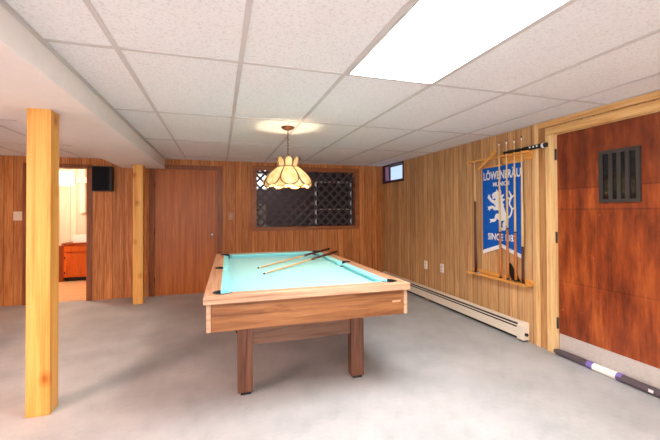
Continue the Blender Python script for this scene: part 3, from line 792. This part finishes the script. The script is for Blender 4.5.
# ------------------------------------------------------------------ pool table
TX0, TX1, TY0, TY1, TZ = -0.092, 1.258, 2.200, 4.43, 0.80
pt = thing('pool_table', 'large pool table with turquoise cloth and brown wood-grain frame in the middle of the room', 'pool table', (0.583, 3.315, 0.0))
RW = 0.095; CW = 0.05
ix0, ix1, iy0, iy1 = TX0+RW, TX1-RW, TY0+RW+0.01, TY1-RW-0.01
pock = [(ix0+0.012, iy0+0.012), (ix1-0.012, iy0+0.012), (ix0+0.012, iy1-0.012), (ix1-0.012, iy1-0.012), (ix0-0.012, (iy0+iy1)/2), (ix1+0.012, (iy0+iy1)/2)]
def slab_with_bites(polys, z0, z1, bev=0.0):
    return polys
def rail_piece(name, poly, mat):
    bm = BM(); prism(bm, poly, lambda a, c, t: (a, c, t), TZ-0.044, TZ)
    bmesh.ops.recalc_face_normals(bm, faces=bm.faces)
    me = bpy.data.meshes.new('tmp'); bm.to_mesh(me); bm.free(); o = bpy.data.objects.new('tmp', me); COL.objects.link(o)
    cb = BM()
    for i, (px, py) in enumerate(pock):
        lathe(cb, [(0, 0.60), (0.052, 0.60), (0.052, 0.95), (0, 0.95)], (px, py, 0), 24)
    bmesh.ops.recalc_face_normals(cb, faces=cb.faces)
    cm = bpy.data.meshes.new('tmpc'); cb.to_mesh(cm); cb.free(); c = bpy.data.objects.new('tmpc', cm); COL.objects.link(c)
    md = o.modifiers.new('b', 'BOOLEAN'); md.object = c; md.operation = 'DIFFERENCE'; md.solver = 'EXACT'
    dg = bpy.context.evaluated_depsgraph_get(); dg.update()
    m2 = bpy.data.meshes.new_from_object(o.evaluated_get(dg))
    bm = BM(); bm.from_mesh(m2)
    for f in bm.faces: f.smooth = False
    for x in (o, c): bpy.data.objects.remove(x)
    bpy.data.meshes.remove(m2)
    r = obj(name, bm, mat, pt)
    md = r.modifiers.new('soft', 'BEVEL'); md.width = 0.004; md.segments = 2; md.limit_method = 'ANGLE'; md.angle_limit = 0.9
    return r
rail_piece('rail', [(TX0, TY0), (TX1, TY0), (ix1, iy0), (ix0, iy0)], M['rail'])
rail_piece('rail', [(TX0, TY1), (ix0, iy1), (ix1, iy1), (TX1, TY1)], M['rail'])
rail_piece('rail', [(TX0, TY0), (ix0, iy0), (ix0, iy1), (TX0, TY1)], M['rail_y'])
rail_piece('rail', [(TX1, TY0), (TX1, TY1), (ix1, iy1), (ix1, iy0)], M['rail_y'])
# bed
b = BM(); box(b, TX0+0.05, TX1-0.05, TY0+0.05, TY1-0.05, 0.745, 0.7555); bed = obj('playing_bed', b, M['felt'], pt)
# cushions: profile across, nose at 0.79, from wood edge inward
def cushion(p0, p1, inward):
    bm = BM(); p0, p1, n = Vector(p0), Vector(p1), Vector(inward)
    prof = [(0.0, 0.756), (0.0, TZ-0.001), (CW-0.006, TZ-0.006), (CW, TZ-0.013), (CW-0.018, 0.756)]
    cut = 0.032
    d = (p1-p0).normalized()
    A, B = [], []
    for w, z in prof:
        s = cut*w/CW
        a = p0+d*s+n*w; c = p1-d*s+n*w
        A.append(bm.verts.new((a.x, a.y, z))); B.append(bm.verts.new((c.x, c.y, z)))
    k = len(prof)
    bm.faces.new(A); bm.faces.new(B[::-1])
    for i in range(k): bm.faces.new((A[i], B[i], B[(i+1) % k], A[(i+1) % k]))
    return obj('cushion', bm, M['cushion'], pt)
pc = 0.062; ym = (iy0+iy1)/2
cushion((ix0+pc, iy0), (ix1-pc, iy0), (0, 1)); cushion((ix0+pc, iy1), (ix1-pc, iy1), (0, -1))
cushion((ix0, iy0+pc), (ix0, ym-0.055), (1, 0)); cushion((ix0, ym+0.055), (ix0, iy1-pc), (1, 0))
cushion((ix1, iy0+pc), (ix1, ym-0.055), (-1, 0)); cushion((ix1, ym+0.055), (ix1, iy1-pc), (-1, 0))
for px, py in pock:
    bm = BM(); lathe(bm, [(0.052, 0.800), (0.0545, 0.8025), (0.060, 0.8022), (0.062, 0.8003)], (px, py, 0), 24)
    # keep only the part of the collar that lies on the wood
    dl = [v for v in bm.verts if (ix0 < v.co.x < ix1) and (iy0 < v.co.y < iy1)]
    bmesh.ops.delete(bm, geom=dl, context='VERTS')
    lathe(bm, [(0.0515, 0.80), (0.0515, 0.70), (0.03, 0.655), (0.0, 0.65)], (px, py, 0), 24)
    dl = [v for v in bm.verts if (ix0+0.004 < v.co.x < ix1-0.004) and (iy0+0.004 < v.co.y < iy1-0.004) and v.co.z > 0.757]
    bmesh.ops.delete(bm, geom=dl, context='VERTS')
    bmesh.ops.holes_fill if False else None
    lathe(bm, [(0.0, 0.7565), (0.051, 0.7565), (0.051, 0.758), (0.0, 0.758)], (px, py, 0), 24)
    o = obj('pocket', bm, M['black'], pt); o['label'] = 'black pocket'
# aprons
AZ0, AZ1 = 0.588, TZ-0.0445
ap = 0.018
b = BM(); box(b, TX0+ap+0.026, TX1-ap-0.026, TY0+ap, TY0+ap+0.02, AZ0, AZ1, 0.002); obj('apron', b, M['apron'], pt)
b = BM(); box(b, TX0+ap+0.026, TX1-ap-0.026, TY1-ap-0.02, TY1-ap, AZ0, AZ1, 0.002); obj('apron', b, M['apron'], pt)
b = BM(); box(b, TX0+ap, TX0+ap+0.02, TY0+ap+0.026, TY1-ap-0.026, AZ0, AZ1, 0.002); obj('apron', b, M['apron_y'], pt)
b = BM(); box(b, TX1-ap-0.02, TX1-ap, TY0+ap+0.026, TY1-ap-0.026, AZ0, AZ1, 0.002); obj('apron', b, M['apron_y'], pt)
for x in (TX0+ap-0.002, TX1-ap-0.024):
    for y in (TY0+ap-0.002, TY1-ap-0.024):
        b = BM(); box(b, x, x+0.026, y, y+0.026, AZ0, AZ1, 0.003); o = obj('corner_trim', b, M['rail'], pt); o['label'] = 'pale wood corner strip'
b = BM(); box(b, TX0+0.06, TX1-0.06, TY0+0.06, TY1-0.06, 0.60, 0.742); obj('underframe', b, M['beam'], pt)
b = BM(); box(b, 1.128, 1.192, TY0+ap-0.002, TY0+ap+0.001, 0.671, 0.685, 0.001); o = obj('maker_plate', b, M['tan'], pt); o['label'] = 'small pale plate on the apron'
# legs, feet and cross beams
for yf, back in ((2.60, False), (3.95, True)):
    for x0, x1 in ((0.112, 0.218), (0.968, 1.074)):
        b = BM(); box(b, x0, x1, yf, yf+0.075, 0.022, 0.60, 0.003); L = obj('leg', b, M['leg'], pt)
        b = BM(); box(b, x0+0.02, x1-0.012, yf+0.012, yf+0.063, 0.0, 0.0225); f = obj('foot', b, M['black'], L)
    b = BM(); box(b, 0.218, 0.968, yf+0.02, yf+0.05, 0.345, 0.60, 0.002); obj('cross_beam', b, M['beam'], pt)

# the table narrows a little towards its far end
for ch in pt.children_recursive:
    if ch.type == 'MESH':
        for v in ch.data.vertices:
            wx, wy = v.co.x+pt.location.x, v.co.y+pt.location.y
            v.co.x += 0.055*(wy-TY0)/(TY1-TY0)*max(0.0, min(1.0, (TX1-wx)/(TX1-TX0)))
# cues lying on the table
def lying(base, tip, label):
    cue_stick(base, tip, label, 'cues lying on the pool table', butt='butt_dark', split=0.42, r0=0.014, r1=0.006)
lying((1.331, 4.348, 0.8180), (0.347, 3.435, 0.7635), 'pool cue lying on the turquoise cloth, its tip farther from the front of the table')
lying((1.320, 4.018, 0.8180), (0.363, 3.106, 0.7635), 'pool cue lying on the turquoise cloth, its tip closer to the front of the table')

# ------------------------------------------------------------------ pendant lamp
PX, PY = 0.645, 3.478
pl = thing('pendant_lamp', 'cream stained glass tulip pendant lamp hanging over the pool table', 'pendant lamp', (PX, PY, H))
b = BM(); lathe(b, [(0.0, 0.0), (0.066, 0.0), (0.066, -0.008), (0.05, -0.022), (0.018, -0.034), (0.0, -0.036)], (PX, PY, H-0.0005), 28); obj('ceiling_canopy', b, M['brass'], pl)
b = BM()
z = H-0.034; k = 0
while z > 1.80:
    pts = []
    for i in range(13):
        a = 2*PI*i/12; u = 0.008*math.cos(a); v = 0.016*math.sin(a)
        pts.append((PX+(u if k % 2 else 0), PY+(0 if k % 2 else u), z-0.016+v))
    tube(b, pts, 0.0026, 6, cap=False); z -= 0.025; k += 1
obj('chain', b, M['brass'], pl)
b = BM(); tube(b, [(PX, PY, 1.80), (PX, PY, 1.735)], 0.004, 8); lathe(b, [(0, 0.0), (0.016, 0.0), (0.017, -0.045), (0, -0.045)], (PX, PY, 1.742), 16); obj('socket', b, M['brass'], pl)
b = BM(); lathe(b, [(0.0, 0.0), (0.014, 0.0), (0.018, -0.012), (0.032, -0.045), (0.034, -0.065), (0.026, -0.09), (0.0, -0.1)], (PX, PY, 1.697), 20); obj('bulb', b, M['bulb'], pl)
# bell of the shade: radius as a function of t (0 top, 1 bottom)
def bell(t):
    z = 1.732-0.185*t-0.012*t*(1-t)
    r = 0.098+0.146*math.sin(min(1, t*1.02)*PI*0.5)**0.80 - 0.012*max(0, t-0.8)/0.2
    return r, z
NP = 8
OFFA = PI/8+0.28
def pt_on(th, t, dr=0.0):
    r, z = bell(t); return Vector((PX+(r+dr)*math.cos(th), PY+(r+dr)*math.sin(th), z))
def panel_half(t):
    hw = PI/NP*0.985
    if t < 0.46: return hw
    s = (t-0.46)/0.54
    return hw*math.sqrt(max(0.0, 1-s**2.2))
leads = BM()
band_h = bell(0)[1]
for k in range(NP):
    th0 = OFFA+2*PI*k/NP
    bm = BM(); rows = []
    nt_, nu = 22, 10
    for i in range(nt_+1):
        t = i/nt_; hw = max(panel_half(t), 0.012)
        rows.append([bm.verts.new(pt_on(th0-hw+2*hw*j/nu, t, 0.004*math.cos((j/nu-0.5)*PI))) for j in range(nu+1)])
    for A, B in zip(rows, rows[1:]):
        for j in range(nu):
            f = bm.faces.new((A[j], A[j+1], B[j+1], B[j])); f.smooth = True
    o = obj('shade_panel', bm, M['shade'], pl)
    for sgn in (-1, 1):
        tube(leads, [pt_on(th0+sgn*max(panel_half(i/24), 0.012), i/24, 0.002) for i in range(25)], 0.0048, 6, cap=False)
    # rounded drop between two panels
    th1 = th0+PI/NP
    bm = BM(); rows = []
    ts0, ts1 = 0.50, 1.0
    def ext(t):            # below the bell the drop hangs a little lower, leaning inward
        if t <= 1: return bell(t)
        r, z = bell(1); return r-0.06*(t-1), z-0.185*(t-1)
    for i in range(15):
        t = ts0+(1.10-ts0)*i/14
        gap = (PI/NP-panel_half(t)) if t < 1 else PI/NP
        s = max(0.0, (t-0.80)/0.30)
        hw = min(gap, PI/NP*0.80*math.sqrt(max(0, 1-s*s))) if t > 0.80 else gap
        hw = max(hw, 0.006)
        r, z = ext(t)
        rows.append([bm.verts.new((PX+(r-0.006)*math.cos(th1-hw+2*hw*j/6), PY+(r-0.006)*math.sin(th1-hw+2*hw*j/6), z)) for j in range(7)])
    for A, B in zip(rows, rows[1:]):
        for j in range(6):
            f = bm.faces.new((A[j], A[j+1], B[j+1], B[j])); f.smooth = True
    edge = [r[0].co.copy() for r in rows]+[r[-1].co.copy() for r in rows[::-1]]
    tube(leads, edge, 0.0042, 6, cap=False)
    obj('scallop', bm, M['shade'], pl)
    # crown petals
    bm = BM(); rows = []
    for i in range(13):
        t = i/12; hw = PI/NP*0.94*(1.0 if t < 0.35 else math.sqrt(max(0.0, 1-((t-0.35)/0.65)**2.2))); hw = max(hw, 0.02)
        r = 0.092+0.030*t; z = 1.737+0.090*t
        rows.append([bm.verts.new((PX+r*math.cos(th0-hw+2*hw*j/6), PY+r*math.sin(th0-hw+2*hw*j/6), z)) for j in range(7)])
    for A, B in zip(rows, rows[1:]):
        for j in range(6):
            f = bm.faces.new((A[j], A[j+1], B[j+1], B[j])); f.smooth = True
    edge = [r[0].co.copy() for r in rows]+[r[-1].co.copy() for r in rows[::-1]]
    tube(leads, edge, 0.0042, 6, cap=False)
    obj('crown_petal', bm, M['shade'], pl)
obj('lead_lines', leads, M['lead'], pl)
b = BM(); lathe(b, [(0.096, 1.740), (0.104, 1.738), (0.105, 1.726), (0.098, 1.724), (0.096, 1.740)], (PX, PY, 0), 40)
for a in range(3):
    an = 2*PI*a/3+0.4; tube(b, [(PX, PY, 1.736), (PX+0.098*math.cos(an), PY+0.098*math.sin(an), 1.732)], 0.003, 6)
obj('collar', b, M['brass'], pl)

# ------------------------------------------------------------------ ceiling lights
def troffer(x0, x1, y0, y1, label, zc=H, em='diffuser'):
    t = thing('ceiling_light', label, 'ceiling light', ((x0+x1)/2, (y0+y1)/2, zc))
    bm = BM(); f = 0.014
    for d in ((x0, x1, y0, y0+f), (x0, x1, y1-f, y1), (x0, x0+f, y0+f, y1-f), (x1-f, x1, y0+f, y1-f)): box(bm, *d, zc-0.010, zc-0.0005)
    obj('frame', bm, M['grid'], t)
    bm = BM(); box(bm, x0+f, x1-f, y0+f, y1-f, zc-0.006, zc-0.001); obj('diffuser', bm, M[em], t)
troffer(0.736, 1.322, 0.83, 2.018, 'bright rectangular ceiling light panel above the near end of the pool table')
troffer(-3.13, -2.54, 0.40, 1.59, 'rectangular ceiling light panel in the left bay beyond the boxed beam', HL, 'diffuser_warm')

def light(name, kind, loc, power, col=(1, 1, 1), **kw):
    l = bpy.data.lights.new(name, kind); l.energy = power; l.color = col
    for k, v in kw.items(): setattr(l, k, v)
    o = bpy.data.objects.new(name, l); COL.objects.link(o); o.location = loc
    return o
light('far_room_lamp', 'POINT', (-2.9, 7.0, 2.0), 54, (1.0, 0.86, 0.70), shadow_soft_size=0.12)
light('bar_room_fill', 'POINT', (0.9, 7.6, 1.9), 11, (1.0, 0.88, 0.8), shadow_soft_size=0.1)  # unseen fill light, added to brighten the room behind the lattice
# fill light from the world, let in by the added opening behind the camera
o = light('fill_opening_portal', 'AREA', ((OX0+OX1)/2, YF-0.02, (OZ0+OZ1)/2), 1.0, shape='RECTANGLE', size=OX1-OX0, size_y=OZ1-OZ0)
o.rotation_euler = (PI/2, 0, 0)
o.data.cycles.is_portal = True

wd = bpy.data.worlds.new('world_fill'); SC.world = wd; wd.use_nodes = True  # even world light, used as fill through the added opening
bg = wd.node_tree.nodes['Background']; bg.inputs[0].default_value = (0.96, 0.98, 1.0, 1); bg.inputs[1].default_value = 2.9

# ------------------------------------------------------------------ camera
F_PX, CY_PX = 357.2631, 206.6542
yaw, pit, rol = 0.3000, 0.0118, -0.0050
fwv = Vector((math.sin(yaw)*math.cos(pit), math.cos(yaw)*math.cos(pit), math.sin(pit)))
rt = Vector((math.cos(yaw), -math.sin(yaw), 0)); up = rt.cross(fwv)
r2 = rt*math.cos(rol)+up*math.sin(rol); u2 = r2.cross(fwv)
cam = bpy.data.cameras.new('camera'); co = bpy.data.objects.new('camera', cam); COL.objects.link(co)
mw = Matrix(((r2.x, u2.x, -fwv.x, 0), (r2.y, u2.y, -fwv.y, 0), (r2.z, u2.z, -fwv.z, 1.3001), (0, 0, 0, 1)))
co.matrix_world = mw
cam.sensor_fit = 'HORIZONTAL'; cam.sensor_width = 36; cam.lens = F_PX/660*36
cam.shift_y = -(220-CY_PX)/660
cam.clip_start = 0.05
SC.camera = co
vs = SC.view_settings
vs.view_transform = 'Standard'; vs.look = 'None'; vs.exposure = 0.58; vs.gamma = 1.0; vs.use_curve_mapping = False
